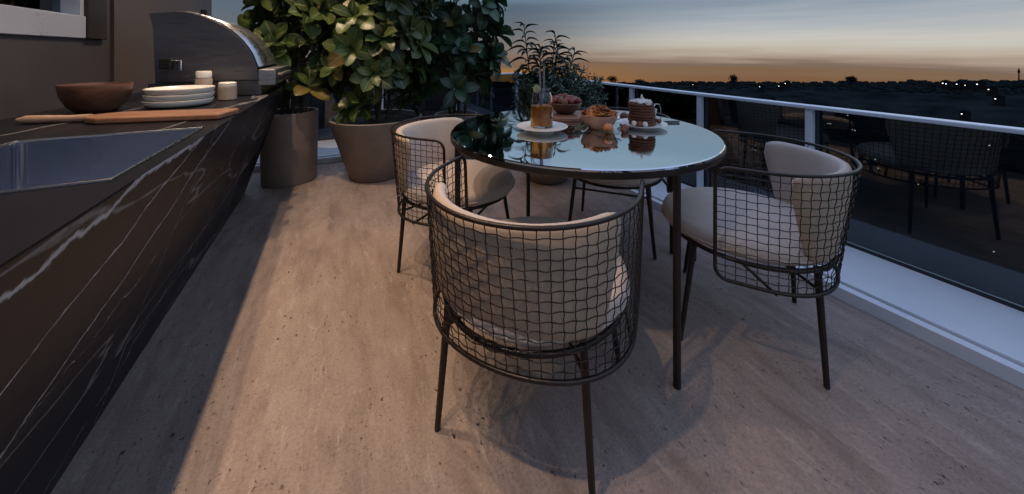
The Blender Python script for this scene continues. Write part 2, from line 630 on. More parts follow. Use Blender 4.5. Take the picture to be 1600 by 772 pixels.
# railing
RX, RY, RZ = 2.66, 5.12, .87
rl = empty('glass_railing', (RX, RY, 0), label='glass terrace railing with pale blue-grey handrail and posts', cat='railing')
MB().box((-.035, -7.7, RZ - .022), (.035, .035, RZ)).build('handrail', MT['rail'], rl, bevel=.005)
MB().box((-3.9, -.035, RZ - .022), (-.037, .035, RZ)).build('handrail', MT['rail'], rl, bevel=.005)
py = [2.62, 1.88, 1.137, .29, -.5, -1.3, 3.36, 4.1, 5.12]
for y in py:
    p = MB().box((-.024, y - RY - .02, .07), (.012, y - RY + .02, RZ - .022)).build('post', MT['rail'], rl, bevel=.003)
for x in (-.485, .56, 1.6):
    MB().box((x - RX - .02, -.024, .07), (x - RX + .02, .012, RZ - .022)).build('post', MT['rail'], rl, bevel=.003)
for y in py[:-1]:
    bp = MB().box((-.05, y - RY - .045, .0702), (.016, y - RY + .045, .078)).build('base_plate', MT['steel'], rl, bevel=.002)
    for dx, dy in ((-.037, -.034), (-.037, .034)):
        MB().tube([(dx, y - RY + dy, .078), (dx, y - RY + dy, .085)], .006, 6).build('bolt', MT['steel'], bp)
MB().box((.014, -7.7, .0705), (.036, .03, .088)).build('glass_channel', MT['frame'], rl)
MB().box((-3.86, .014, .0705), (.012, .036, .088)).build('glass_channel', MT['frame'], rl)
ys = sorted(py)
for a, b in zip(ys[:-1], ys[1:]):
    MB().box((.020, a - RY + .004, .0885), (.030, b - RY - .004, RZ - .022)).build('pane', MT['pane'], rl)
for a, b in ((-1.2, -.485), (-.485, .56), (.56, 1.6), (1.6, 2.66)):
    MB().box((a - RX + .004, .020, .0885), (b - RX - .004, .030, RZ - .022)).build('pane', MT['pane'], rl)

# ================================================================== COUNTER
CZ, CE, CB = .92, -.396, -.695
Y0, Y1 = -.9, 3.70
SX0, SX1, SY0, SY1 = -.895, -.44, 1.08, 1.68
ct = empty('marble_counter', (0, 0, 0), label='long black veined marble kitchen counter with slanted front', cat='counter')
# slanted front slab (solid wedge), then top slabs round the sink
MB().prism([(CE, CZ - .0), (CE, CZ - .005), (CB, 0), (CB - .03, 0), (CE - .035, CZ - .03), (CE - .035, CZ)], 'y', Y0, Y1).build('front_slab', MT['marble'], ct)
tp = MB()
tz = CZ - .001
tp.box((WX + .002, Y0, CZ - .03), (CE - .0352, SY0, tz)).box((WX + .002, SY1, CZ - .03), (CE - .0352, Y1, tz))
tp.box((WX + .002, SY0, CZ - .03), (SX0, SY1, tz)).box((SX1, SY0, CZ - .03), (CE - .0352, SY1, tz))
tp.build('countertop', MT['marble'], ct)
MB().prism([(CE - .04, CZ - .031), (CB - .031, 0), (WX + .01, 0), (WX + .01, CZ - .031)], 'y', Y1 - .03, Y1 - .002).build('end_panel', MT['marble'], ct)
MB().box((CB - .06, Y0, .0), (CB - .035, Y1 - .04, .3)).build('base', MT['black'], ct)
# sink
sk = empty('steel_sink', (0, 0, 0), label='square stainless steel sink sunk in the marble counter', cat='sink')
s_ = MB()
zb, t = CZ - .24, .004
x0, x1, y0, y1 = SX0 + .001, SX1 - .001, SY0 + .001, SY1 - .001
s_.box((x0, y0, zb - t), (x1 - .15, y1, zb))
s_.build('basin_floor', MT['sink'], sk)
xb = x1 - .15          # the front wall of the basin leans in with the slanted counter front
MB().box((x0, y0, zb), (x0 + t, y1, CZ - .004)).build('basin_wall', MT['sink'], sk)
MB().prism([(x1 - t, CZ - .004), (x1, CZ - .004), (xb, zb), (xb - t, zb)], 'y', y0, y1).build('basin_wall', MT['sink'], sk)
for ya, yb in ((y0, y0 + t), (y1 - t, y1)):
    MB().prism([(x0 + t, zb), (xb - t - .001, zb), (x1 - t - .001, CZ - .004), (x0 + t, CZ - .004)], 'y', ya, yb).build('basin_wall', MT['sink'], sk)
for fx, fy in ((x0 + .010, y1 - .010), (x0 + .010, y0 + .010)):
    MB().tube([(fx, fy, zb + .001), (fx, fy, CZ - .006)], .013, 14).build('corner_glint_tube', MT['glintsteel'], sk, smooth=60)  # bright tube added so the basin corner shows a highlight
rm = MB()
rm.tube([(x0, y0, CZ + .0005), (x1, y0, CZ + .0005), (x1, y1, CZ + .0005), (x0, y1, CZ + .0005)], .0045, 8, closed=True)
rm.build('rim', MT['steel'], sk)
MB().lathe([(.0, 0), (.04, 0), (.04, .004), (.03, .004), (.028, .001), (.0, .001)], 20, (-.68, 1.4, zb + .001), cap=False).build('drain', MT['steel'], sk)

# grill with curved hood
GY0, GY1 = 2.80, 3.60
gr = empty('barbecue_grill', (0, 0, 0), label='built-in steel barbecue grill with curved closed hood', cat='grill')
MB().box((-.99, GY0 + .01, CZ + .001), (-.44, GY1 - .01, 1.019)).build('body', MT['darksteel'], gr, bevel=.004)
key = [(-.463, 1.108), (-.497, 1.204), (-.56, 1.298), (-.648, 1.377), (-.751, 1.429), (-.838, 1.444), (-.983, 1.429)]
arc = []
for i in range(len(key) - 1):
    p0, p1, p2, p3 = key[max(i - 1, 0)], key[i], key[i + 1], key[min(i + 2, len(key) - 1)]
    for j in range(5):
        t = j / 5
        arc.append(tuple(.5 * (2 * p1[c] + (p2[c] - p0[c]) * t + (2 * p0[c] - 5 * p1[c] + 4 * p2[c] - p3[c]) * t * t + (3 * p1[c] - p0[c] - 3 * p2[c] + p3[c]) * t ** 3) for c in (0, 1)))
prof = [(-.455, 1.02), ] + arc + [(-.983, 1.429), (-.965, 1.34), (-.955, 1.02)]
MB().prism(prof, 'y', GY0, GY0 + .018).build('hood_side', MT['darksteel'], gr, bevel=.002)
MB().prism(prof, 'y', GY1 - .018, GY1).build('hood_side', MT['darksteel'], gr, bevel=.002)
inn = [(-.46, 1.10)] + arc + [(-.983, 1.429)]
sh = MB()
nn = len(inn)
for y in (GY0 + .0181, GY1 - .0181):
    sh.v += [(x + .003, y, z + .003) for x, z in inn]
sh.f = [(i, i + 1, nn + i + 1, nn + i) for i in range(nn - 1)]
ho = sh.build('hood', MT['hood'], gr, smooth=40)
so = ho.modifiers.new('solid', 'SOLIDIFY')
so.thickness = .004
MB().box((-.455, GY0 + .005, .985), (-.36, GY1 + .06, 1.088)).build('control_panel', MT['hood'], gr, bevel=.004)
for k in range(4):
    y = GY0 + .14 + k * .17
    kb = MB().tube([(-.36, y, 1.035), (-.345, y, 1.035), (-.333, y, 1.035)], [.026, .025, .021], 16)
    kb.build('knob', MT['black'], gr, smooth=40)
br = MB().box((-.925, GY0 - .05, 1.105), (-.87, GY0 - .001, 1.165)).build('side_bracket', MT['black'], gr, bevel=.006)
MB().tube([(-.87, GY0 - .03, 1.15), (-.83, GY0 - .03, 1.152), (-.83, GY0 - .03, 1.09)], .006, 8).build('bracket_pin', MT['steel'], br, smooth=50)
MB().box((-.775, GY0 + .1, 1.425), (-.752, GY0 + .14, 1.475)).build('vent_stub', MT['black'], gr, bevel=.003)

# ================================================================== TABLE
TX, TY, TZ, TR = 1.149, 1.51, .80, .665
tbl = empty('round_table', (TX, TY, 0), label='round mirror glass dining table with slim dark legs', cat='table')
MB().lathe([(TR - .004, -.014), (TR, -.010), (TR, -.003), (TR - .004, 0)], 128, (0, 0, TZ)).build('tabletop', MT['mirror'], tbl, smooth=30)
MB().lathe([(TR - .05, -.034), (TR + .001, -.034), (TR + .004, -.030), (TR + .004, -.012), (TR + .001, -.012), (TR + .001, -.0145), (TR - .05, -.0145), (TR - .05, -.034)], 128, (0, 0, TZ), cap=False).build('table_rim', MT['bronze'], tbl, smooth=30)
for k in range(4):
    a = math.radians(-95.0 + 90 * k)
    x, y = (TR - .016) * math.cos(a), (TR - .016) * math.sin(a)
    MB().tube([(x, y, TZ - .035), (x, y, .004)], .0135, 14).build('leg', MT['bronze'], tbl, smooth=50)
    MB().tube([(x * .98, y * .98, TZ - .045), (x * .1, y * .1, TZ - .045)], .007, 8).build('stretcher', MT['bronze'], tbl, smooth=50)

# ================================================================== CHAIRS
RT = .352


def upath(s, z):
    """point on the barrel shell: s in 0..1 from right arm end round the back to left arm end, height z"""
    yf = .145
    L = 2 * yf + PI * RT
    d = s * L
    if d < yf:
        x, y = RT, yf - d
    elif d > L - yf:
        x, y = -RT, d - (L - yf)
    else:
        a = (d - yf) / RT
        x, y = RT * math.cos(a), -RT * math.sin(a)
    t = (z - .33) / (.77 - .33)
    k = 1 - (1 - t) * .20 * max(0, -y / RT) ** .8
    kx = 1 - (1 - t) * .05
    return Vector((x * kx, y * k, z))


def rot_f(fx, fy):
    return math.atan2(-fx, fy)


def make_chair():
    root = empty('wire_chair')
    # frame loop with rounded lower and upper corners
    zt_, zb_, rc = .77, .342, .045
    L = 2 * .145 + PI * RT
    e = rc / L
    pts = []
    n = 44
    for i in range(n + 1):
        pts.append(upath(e + (1 - 2 * e) * i / n, zt_))
    for (sa, s0, s1) in ((1, 1 - e, 1), (0, 0, e)):
        pass
    for i in range(1, 6):
        a = PI / 2 * i / 6
        pts.append(upath(1 - e + e * math.sin(a), zt_ - rc * (1 - math.cos(a))))
    pts.append(upath(1, zt_ - rc))
    pts.append(upath(1, (zt_ + zb_) / 2))
    pts.append(upath(1, zb_ + rc))
    for i in range(1, 6):
        a = PI / 2 * i / 6
        pts.append(upath(1 - e + e * math.cos(a), zb_ + rc * (1 - math.sin(a))))
    for i in range(n + 1):
        pts.append(upath(1 - e - (1 - 2 * e) * i / n, zb_))
    for i in range(1, 6):
        a = PI / 2 * i / 6
        pts.append(upath(e - e * math.sin(a), zb_ + rc * (1 - math.cos(a))))
    pts.append(upath(0, zb_ + rc))
    pts.append(upath(0, (zt_ + zb_) / 2))
    pts.append(upath(0, zt_ - rc))
    for i in range(1, 6):
        a = PI / 2 * i / 6
        pts.append(upath(e - e * math.cos(a), zt_ - rc * (1 - math.sin(a))))
    MB().tube(pts, .0068, 8, closed=True).build('shell_frame', MT['bronze'], root, smooth=60)
    # crimped wire mesh
    wm = MB()
    NV, NH = 42, 15
    rw = .0016
    for i in range(1, NV):
        s = i / NV
        p = []
        m = NH * 4
        for j in range(m + 1):
            z = zb_ + (zt_ - zb_) * j / m
            q = upath(s, z)
            o = upath(s, z + .0)
            nrm = Vector((q.x, min(q.y, 0), 0))
            nrm = nrm.normalized() if nrm.length > 1e-6 else Vector((0, -1, 0))
            tan = Vector((-nrm.y, nrm.x, 0))
            ph = j / 4 * PI + (i % 2) * PI
            p.append(q + nrm * .0020 * math.cos(ph) + tan * .0007 * math.sin(ph * 2 + i))
        wm.tube(p, rw, 5, caps=False)
    for j in range(1, NH):
        z = zb_ + (zt_ - zb_) * j / NH
        p = []
        m = NV * 4
        for i in range(m + 1):
            s = i / m
            q = upath(s, z)
            nrm = Vector((q.x, min(q.y, 0), 0))
            nrm = nrm.normalized() if nrm.length > 1e-6 else Vector((0, -1, 0))
            ph = i / 4 * PI + (j % 2) * PI
            p.append(q - nrm * .0020 * math.cos(ph) + Vector((0, 0, .0015 * math.sin(ph))))
        wm.tube(p, rw, 5, caps=False)
    wm.build('wire_mesh', MT['bronze'], root, smooth=180)
    # seat ring + cushion
    ring = []
    for k in range(48):
        a = 2 * PI * k / 48
        ring.append((.30 * math.cos(a), .02 + .305 * math.sin(a), .405))
    MB().tube(ring, .009, 8, closed=True).build('seat_ring', MT['bronze'], root, smooth=60)
    sc = MB()
    prof = [(.0, .414), (.20, .414), (.285, .416), (.305, .424), (.314, .440), (.314, .458), (.306, .474), (.288, .484), (.25, .490), (.15, .496), (0.001, .498)]
    sc.lathe(prof, 56, (0, 0, 0))
    sc.v = [(x, y + .025 + (.02 if y > 0 else 0) * min(1, abs(y) / .3), z + .003 * mnoise.noise(Vector((x * 7, y * 7, 0)))) for x, y, z in sc.v]
    seat = sc.build('seat_cushion', MT['cushion'], root, smooth=60)
    pp = [(.3145 * math.cos(2 * PI * k / 56), .3145 * math.sin(2 * PI * k / 56), .441) for k in range(56)]
    pp = [(x, y + .025 + (.02 if y > 0 else 0) * min(1, abs(y) / .3), z) for x, y, z in pp]
    MB().tube(pp, .004, 6, closed=True).build('piping', MT['cushion'], seat, smooth=60)
    # back cushion: swept rounded section inside the shell
    bc = MB()
    NS, NP = 40, 20
    sA, sB = .165, .835
    for i in range(NS + 1):
        u = i / NS
        s_u = sA + (sB - sA) * u
        g = min(u, 1 - u) * NS / 5.0
        cap = math.sqrt(max(0.0, 1 - (1 - min(1, g)) ** 2)) if g < 1 else 1
        cap = max(cap, .02)
        ztop, zbot = .760, .432
        zm = (ztop + zbot) / 2
        hh = (ztop - zbot) / 2 * (.72 + .28 * cap)
        if g <= 0:
            hh *= .8
        th = .028 * cap
        for k in range(NP):
            a = 2 * PI * k / NP
            ca, sa = math.cos(a), math.sin(a)
            ex = lambda q: math.copysign(abs(q) ** .55, q)
            zz = zm + hh * ex(sa)
            s = .5 + (s_u - .5) * (.80 + .20 * (zz - zbot) / (ztop - zbot))
            off = th * ex(ca)
            q = upath(s, max(.33, min(.80, zz)))
            nrm = Vector((q.x, min(q.y, 0), 0)).normalized()
            w = .004 * mnoise.noise(Vector((s * 9, zz * 6, k)))
            bc.v.append(tuple(q - nrm * (.038 + off + w) + Vector((0, 0, zz - q.z))))
    for i in range(NS):
        for k in range(NP):
            l = (k + 1) % NP
            bc.f.append((i * NP + k, i * NP + l, (i + 1) * NP + l, (i + 1) * NP + k))
    bc.f.append(tuple(range(NP)))
    bc.f.append(tuple(NS * NP + k for k in range(NP))[::-1])
    bo_ = bc.build('back_cushion', MT['cushion'], root, smooth=75)
    bo_.data.materials.append(MT['tan'])
    for p in bo_.data.polygons[:NS * NP]:
        if math.cos(2 * PI * ((p.index % NP) + .5) / NP) < -.12:
            p.material_index = 1
    # legs
    for sx in (-1, 1):
        for (bx, by, tx, ty) in ((.245, -.205, .215, -.185), (.258, .268, .215, .215)):
            MB().tube([(sx * tx, ty, .412), (sx * (tx * .7 + bx * .3), ty * .7 + by * .3, .29), (sx * bx, by, .003)], [.0125, .0118, .0095], 10).build('leg', MT['bronze'], root, smooth=50)
        # brace from seat ring to shell, and short hanger to lower frame
        MB().tube([(sx * .22, -.19, .33), (sx * .05, .0, .39)], .006, 6).build('brace', MT['bronze'], root, smooth=50)
        e1 = upath(.5 - sx * .36, .332)
        MB().tube([(sx * .297, .06, .405), (e1.x, e1.y, .332)], .006, 6).build('hanger', MT['bronze'], root, smooth=50)
    MB().tube([(-.222, .215, .33), (.222, .215, .33)], .0065, 8).build('stretcher', MT['bronze'], root, smooth=50)
    return root


ch0 = make_chair()
chairs = [
    ((.603, 1.053), (.763, .647), 'wire mesh chair nearest the camera, seen from behind'),
    ((1.651, .931), (-.579, .815), 'wire mesh chair on the right, beside the glass railing'),
    ((.624, 2.012), (.68, -.73), 'wire mesh chair on the left, in front of the conical pot'),
    ((1.68, 1.826), (-.741, -.671), 'wire mesh chair on the far side, mostly hidden under the table'),
]
for i, ((x, y), (fx, fy), lab) in enumerate(chairs):
    o = ch0 if i == 0 else copy_tree(ch0)
    o.location = (x, y, 0)
    o.rotation_euler = (0, 0, rot_f(fx, fy))
    tag(o, lab, 'chair', 'dining chairs round the table')


# ================================================================== PLANTS
def leaf_geo(wd=.46, curl=.18, seg=7):
    m = MB()
    m.uv = []
    for i in range(seg + 1):
        t = (i / seg) ** .9
        if t < .62:
            w = .05 + .95 * math.sin(PI / 2 * t / .62) ** 1.5
        else:
            w = math.sqrt(max(.004, 1 - ((t - .62) / .385) ** 2))
        w *= wd * .5
        zc = -curl * t * t + .06 * math.sin(PI * t)
        for sx in (-1, 0, 1):
            m.v.append((sx * w, t, zc + abs(sx) * w * .30))
            m.uv.append((sx, t))
    for i in range(seg):
        for k in (0, 1):
            a = i * 3 + k
            m.f.append((a, a + 1, a + 4, a + 3))
    return m


LEAFG = [leaf_geo(.58, .10), leaf_geo(.64, .22), leaf_geo(.52, .32)]


def leaf_matrix(p, d, nrm, ln):
    y = d.normalized()
    z = nrm - y * nrm.dot(y)
    z = z.normalized() if z.length > 1e-4 else y.orthogonal().normalized()
    x = y.cross(z)
    m = Matrix((x, y, z)).transposed().to_4x4()
    return Matrix.Translation(p) @ m @ Matrix.Diagonal((ln, ln, ln, 1))


def pot_profile(kind):
    if kind == 'tall':
        return [(.215, 0), (.225, .02), (.232, .35), (.238, .64), (.236, .65), (.215, .65), (.212, .60), (.0, .60)], .60
    if kind == 'cone':
        return [(.24, 0), (.255, .012), (.34, .28), (.428, .555), (.43, .566), (.424, .572), (.405, .57), (.39, .52), (.0, .52)], .52
    if kind == 'bowl':
        return [(.16, 0), (.18, .01), (.25, .10), (.31, .23), (.335, .38), (.338, .46), (.33, .47), (.31, .47), (.305, .42), (.0, .42)], .42
    return [(.20, 0), (.21, .02), (.24, .50), (.235, .51), (.22, .51), (.21, .46), (.0, .46)], .46


camp = Vector((0, 0, 1.2))


def big_plant(loc, kind, potmat, leafmat, centre, rad, z0, z1, nros, label, seed, lean=(0, 0), ll=(.19, .27)):
    rnd = random.Random(seed)
    root = empty('potted_plant', loc, label=label, cat='plant', group='broad-leaved potted plants')
    prof, sz = pot_profile(kind)
    pot = MB().lathe(prof[:-1], 56, cap=False)
    pot.f.append(tuple(range(56))[::-1])
    pot.build('pot', potmat, root, smooth=35)
    so = MB().lathe([(prof[-2][0] - .001, sz), (prof[-2][0] * .6, sz + .012), (.001, sz + .02)], 32)
    so.build('soil', MT['soil'], root, smooth=180)
    base = Vector(loc)
    leaves = []
    stems = MB()
    tr = []
    for k in range(4):
        a = k * 1.7 + seed
        top = Vector((lean[0] + math.cos(a) * rad * .35, lean[1] + math.sin(a) * rad * .35, z1 * .85))
        b = Vector((math.cos(a) * .07, math.sin(a) * .07, sz))
        pts = [b.lerp(top, t) + Vector((math.sin(t * 5 + k) * .03, math.cos(t * 4 + k) * .03, 0)) for t in [i / 8 for i in range(9)]]
        stems.tube(pts, [.018 - .011 * i / 8 for i in range(9)], 7)
        tr.append(pts)
    for r in range(nros):
        for _ in range(60):
            u = Vector((rnd.uniform(-1, 1), rnd.uniform(-1, 1), rnd.uniform(-1, 1)))
            h2 = math.hypot(u.x, u.y)
            if .45 < h2 < 1 - .25 * abs(u.z) ** 3:
                break
        p = Vector((centre[0] + u.x * rad, centre[1] + u.y * rad, (z0 + z1) / 2 + u.z * (z1 - z0) / 2))
        p += Vector((mnoise.noise(p * 2.3 + Vector((seed, 0, 0))), mnoise.noise(p * 2.3 + Vector((0, seed, 5))), 0)) * .10
        loc_p = p - base
        pts = tr[r % 4]
        j = min(range(9), key=lambda i: abs(pts[i].z - (loc_p.z - .22)))
        q = pts[j]
        mid = q.lerp(loc_p, .55) + Vector((0, 0, -.05))
        stems.tube([q, mid, loc_p], [.008, .006, .004], 5)
        out = Vector((u.x, u.y, 0)).normalized() + Vector((rnd.uniform(-.5, .5), rnd.uniform(-.5, .5), .40 + rnd.uniform(-.4, .5)))
        out.normalize()
        px = out.orthogonal().normalized()
        pyv = out.cross(px)
        nl = rnd.randint(7, 10)
        a0 = rnd.random() * 6.28
        for i in range(nl):
            a = a0 + i * 2.4
            inner = i / nl
            phi = math.radians(78 - 50 * inner + rnd.uniform(-8, 8))
            d = out * math.cos(phi) + (px * math.cos(a) + pyv * math.sin(a)) * math.sin(phi)
            d += Vector((0, 0, -.12))
            ln = rnd.uniform(*ll) * (1 - .3 * inner)
            leaves.append((loc_p - out * (.05 * (1 - inner)), d, out, ln))
    stems.build('stem', MT['stem'], root, smooth=60)
    # the leaves that show largest are single parts, the rest one part
    sel = sorted(leaves, key=lambda L: (base + L[0] - camp).length + (3 if (base + L[0]).z > 1.85 else 0))
    meshes = [g.mesh('leaf', leafmat, 180) for g in LEAFG]
    for i, (p, d, nrm, ln) in enumerate(sel[:280]):
        o = bpy.data.objects.new('leaf', meshes[i % 3])
        C.objects.link(o)
        o.parent = root
        o.matrix_local = leaf_matrix(p, d, nrm, ln)
    rest = MB()
    rest.uv = []
    for i, (p, d, nrm, ln) in enumerate(sel[280:]):
        g = LEAFG[i % 3]
        m = leaf_matrix(p, d, nrm, ln)
        rest.add([m @ Vector(v) for v in g.v], g.f)
        rest.uv += g.uv
    if rest.v:
        tag(rest.build('foliage', leafmat, root, smooth=180), kind='stuff')
    return root


big_plant((-.389, 3.90, 0), 'tall', MT['pot'], MT['leafA'], (-.30, 3.95), .38, .86, 2.2, 62,
          'broad-leaved plant in the tall cylindrical pot at the end of the counter', 3)
big_plant((.364, 3.70, 0), 'cone', MT['pot2'], MT['leafA'], (.40, 3.72), .47, .68, 2.25, 76,
          'broad-leaved plant in the wide conical pot behind the left chair', 11)
big_plant((1.22, 3.85, 0), 'plain', MT['pot2'], MT['leafB'], (1.24, 3.85), .48, .72, 2.2, 72,
          'broad-leaved plant tinted by blue sky light behind the table, rightmost of the three', 23)

# bushy olive-like shrub in a bowl pot
bl = (1.80, 2.85, 0)
bs = empty('bushy_shrub', bl, label='fine-leaved bush in a round bowl pot behind the table', cat='plant')
prof, sz = pot_profile('bowl')
pt = MB().lathe(prof[:-1], 56, cap=False)
pt.f.append(tuple(range(56))[::-1])
pt.build('pot', MT['pot'], bs, smooth=35)
MB().lathe([(.304, sz), (.18, sz + .012), (.001, sz + .02)], 32).build('soil', MT['soil'], bs, smooth=180)
rnd = random.Random(5)
fo, tw = MB(), MB()
for k in range(480):
    a = rnd.random() * 2 * PI
    rr = .47 * math.sqrt(rnd.random())
    e = Vector((rr * math.cos(a) + .12, rr * math.sin(a), .66 + rnd.random() * .50 * (1 - (rr / .5) ** 2 * .45)))
    b = Vector((e.x * .25, e.y * .25, sz))
    mid = b.lerp(e, .5) + Vector((rnd.uniform(-.04, .04), rnd.uniform(-.04, .04), .05))
    tw.tube([b, mid, e], [.004, .003, .0015], 4, caps=False)
    for j in range(22):
        t = .35 + .68 * j / 22
        p = mid.lerp(e, (t - .5) * 2) if t > .5 else b.lerp(mid, t * 2)
        d = Vector((rnd.uniform(-1, 1), rnd.uniform(-1, 1), rnd.uniform(-.3, 1))).normalized()
        m = leaf_matrix(p, d, Vector((rnd.uniform(-1, 1), rnd.uniform(-1, 1), 1)), rnd.uniform(.04, .07))
        fo.add([m @ Vector(v) for v in ((0, 0, 0), (.16, .45, .03), (0, 1, 0), (-.16, .45, .03))], [(0, 1, 2, 3)])
tw.build('twigs', MT['stem'], bs)
tag(fo.build('foliage', MT['leafC'], bs), kind='stuff')
# taller spiky stems
spk = MB()
for (sx, sy, hz, lx, ly) in ((-.16, .1, 1.02, -.02, .03), (-.02, .05, .93, .16, .02), (.03, .12, .83, .2, .05), (-.1, .0, .80, .02, 0), (.1, .05, .78, .26, .0)):
    b = Vector((sx * .5, sy * .5, sz))
    e = Vector((sx + lx, sy + ly, sz + hz))
    pts = [b.lerp(e, t / 6) + Vector((0, 0, 0)) for t in range(7)]
    st = MB().tube(pts, [.009 - .005 * i / 6 for i in range(7)], 6)
    st.build('spike_stem', MT['stem'], bs, smooth=60)
    for j in range(26):
        t = .5 + .5 * j / 25
        p = b.lerp(e, t)
        a = j * 2.4
        d = Vector((math.cos(a) + rnd.uniform(-.4, .4), math.sin(a) + rnd.uniform(-.4, .4), .2 + 1.6 * (t - .5) + rnd.uniform(-.3, .3)))
        m = leaf_matrix(p, d, Vector((0, 0, 1)), rnd.uniform(.11, .17) * (1.25 - .6 * (t - .5)))
        g = LEAFG[2]
        spk.add([m @ Vector((v[0] * .40, v[1], v[2] * 1.9)) for v in g.v], g.f)
tag(spk.build('spike_leaves', MT['leafD'], bs, smooth=180), kind='stuff')

# houseplant inside the window
hp = empty('house_plant', (-1.52, 2.62, 0), label='green plant seen through the window above the sink', cat='plant')
MB().lathe([(.09, 0), (.11, 1.28), (.10, 1.28), (.095, 1.24), (.001, 1.24)], 32).build('pot', MT['pot'], hp, smooth=40)
lm = [g.mesh('leaf', MT['leafA'], 180) for g in LEAFG]
for i in range(34):
    a = i * 2.4
    t = i / 34
    d = Vector((math.cos(a), math.sin(a) * 1.3, .35 + .7 * t))
    o = bpy.data.objects.new('leaf', lm[i % 3])
    C.objects.link(o)
    o.parent = hp
    o.matrix_local = leaf_matrix(Vector((.03 * math.cos(a), .03 * math.sin(a) + (t - .5) * .4, 1.27 + t * .38)), d, Vector((0, 0, 1)), .17)
MB().tube([(0, 0, 1.25), (0, .02, 1.7)], .012, 6).build('stem', MT['stem'], hp)

# ================================================================== THINGS ON THE COUNTER
# salad bowl
bo = empty('wooden_bowl', (-1.0, 2.34, CZ), label='round walnut bowl standing against the wall on the counter', cat='bowl')
MB().lathe([(.05, .0), (.062, .001), (.092, .035), (.112, .08), (.119, .125), (.117, .134), (.111, .134), (.106, .12), (.09, .07), (.06, .025), (.001, .015)], 48).build('bowl_shell', MT['walnut'], bo, smooth=50)
# three stacked plates
for k in range(3):
    p = MB().lathe([(.10, 0), (.115, .0005), (.132, .008), (.139, .022), (.140, .033), (.136, .034), (.13, .028), (.11, .014), (.001, .011)], 56)
    o = p.build('china_plate', MT['china'], smooth=40, loc=(-.74 + .003 * k, 2.45 - .002 * k, CZ + .002 + .030 * k))
    tag(o, ['lowest white plate in the stack on the counter', 'middle white plate in the stack on the counter', 'topmost white plate in the stack on the counter'][k], 'plate', 'stacked white plates')
# cutting board
cbd = empty('cutting_board', (-.70, 2.0, CZ + .001), math.radians(-13), 'long wooden cutting board with pale handle by the sink', 'cutting board')
out = [(.285, -.085), (.295, -.07), (.30, .06), (.285, .078), (-.12, .085), (-.17, .06), (-.20, .022), (-.20, -.022), (-.17, -.06), (-.12, -.085)]
MB().prism(out, 'z', 0, .024).build('blade', MT['acacia'], cbd, bevel=.006)
MB().tube([(-.195, 0, .013), (-.26, 0, .013), (-.34, 0, .014), (-.40, 0, .014), (-.425, 0, .014)], [.017, .014, .017, .017, .008], 12).build('handle', MT['handle'], cbd, smooth=60)
# jar near the grill
ja = empty('white_jar', (-.70, 2.68, CZ), label='small white jar with lid beside the grill', cat='jar')
MB().lathe([(.036, 0), (.04, .004), (.04, .12), (.034, .13)], 28).build('jar_body', MT['sand'], ja, smooth=40)
MB().lathe([(.037, .131), (.037, .165), (.033, .170)], 28).build('lid', MT['china'], ja, smooth=40)
j2 = empty('reflection_stand_in', (-.575, 2.62, CZ), label='short white block standing in for a reflection at the grill corner', cat='jar')  # solid jar shape added where only a reflection shows on the grill
MB().lathe([(.040, 0), (.045, .004), (.045, .075), (.04, .08)], 28).build('stand_in_body', MT['sand'], j2, smooth=40)
MB().lathe([(.043, .081), (.043, .10), (.036, .105)], 28).build('lid', MT['china'], j2, smooth=40)

# ================================================================== THINGS ON THE TABLE
F_, A_ = 550., math.atan(.5)


def on_table(d, r):   # distance ahead of and to the right of the viewer's spot
    return (d * math.sin(A_) + r * math.cos(A_), d * math.cos(A_) - r * math.sin(A_), TZ)


# tea jar on saucer
pS = on_table(1.80, .155)
sa = MB().lathe([(.06, 0), (.065, .0), (.062, .012), (.105, .017), (.128, .023), (.130, .027), (.125, .027), (.10, .022), (.001, .020)], 56).build('saucer', MT['china'], smooth=40, loc=pS)
tag(sa, 'white saucer under the amber tea jar', 'plate')
zj = TZ + .021
jr = empty('drink_jar', (pS[0] - .004, pS[1], zj), label='glass jar of amber tea with straws and lemon slice', cat='jar')
MB().lathe([(.050, .0), (.057, .006), (.058, .10), (.056, .15), (.047, .172), (.045, .185), (.049, .20), (.047, .20), (.043, .185), (.0445, .172), (.0535, .15), (.0555, .10), (.0545, .010), (.001, .008)], 40, cap=False).build('jar_glass', MT['glass'], jr, smooth=50)
MB().lathe([(.054, .0105), (.0550, .02), (.0550, .108), (.001, .108)], 40).build('tea', MT['tea'], jr, smooth=50)
for k, (dx, tx) in enumerate(((-.008, -.012), (.012, .020))):
    MB().tube([(dx * -.8, .01, .03), (dx, 0, .19), (tx, .01 * k, .30)], .0052, 8).build('straw', MT['straw'], jr, smooth=60)
lem = MB().lathe([(.001, -.004), (.027, -.004), (.028, 0), (.027, .004), (.001, .004)], 24)
lem.v = [(x * .7 - .035, z - .012, y * .75 + .195) for x, y, z in lem.v]
lem.build('lemon_slice', MT['lemon'], jr, smooth=40)

# wooden serving board with fruit bowl
pF = on_table(2.18, .33)
wb = MB().lathe([(.15, 0), (.155, .004), (.155, .018), (.15, .022)], 40).build('serving_board', MT['acacia'], smooth=40, loc=pF)
tag(wb, 'round wooden serving board under the fruit bowl', 'board')
fb = empty('fruit_bowl', (pF[0], pF[1], TZ + .023), label='dark bowl of red fruit at the back of the table', cat='bowl')
MB().lathe([(.04, 0), (.05, .002), (.085, .035), (.102, .066), (.100, .07), (.095, .066), (.08, .04), (.001, .02)], 40).build('bowl_shell', MT['walnut'], fb, smooth=50)
rnd = random.Random(9)
for k in range(22):
    a = k * 2.4
    rr = .085 * math.sqrt(k / 22)
    z = .075 + .030 * (1 - rr / .09)
    MB().blob((rr * math.cos(a), rr * math.sin(a), z), rnd.uniform(.018, .026), k, .2, 9, 7).build('fruit', MT['berry' if k % 4 else 'nut'], fb, smooth=180)

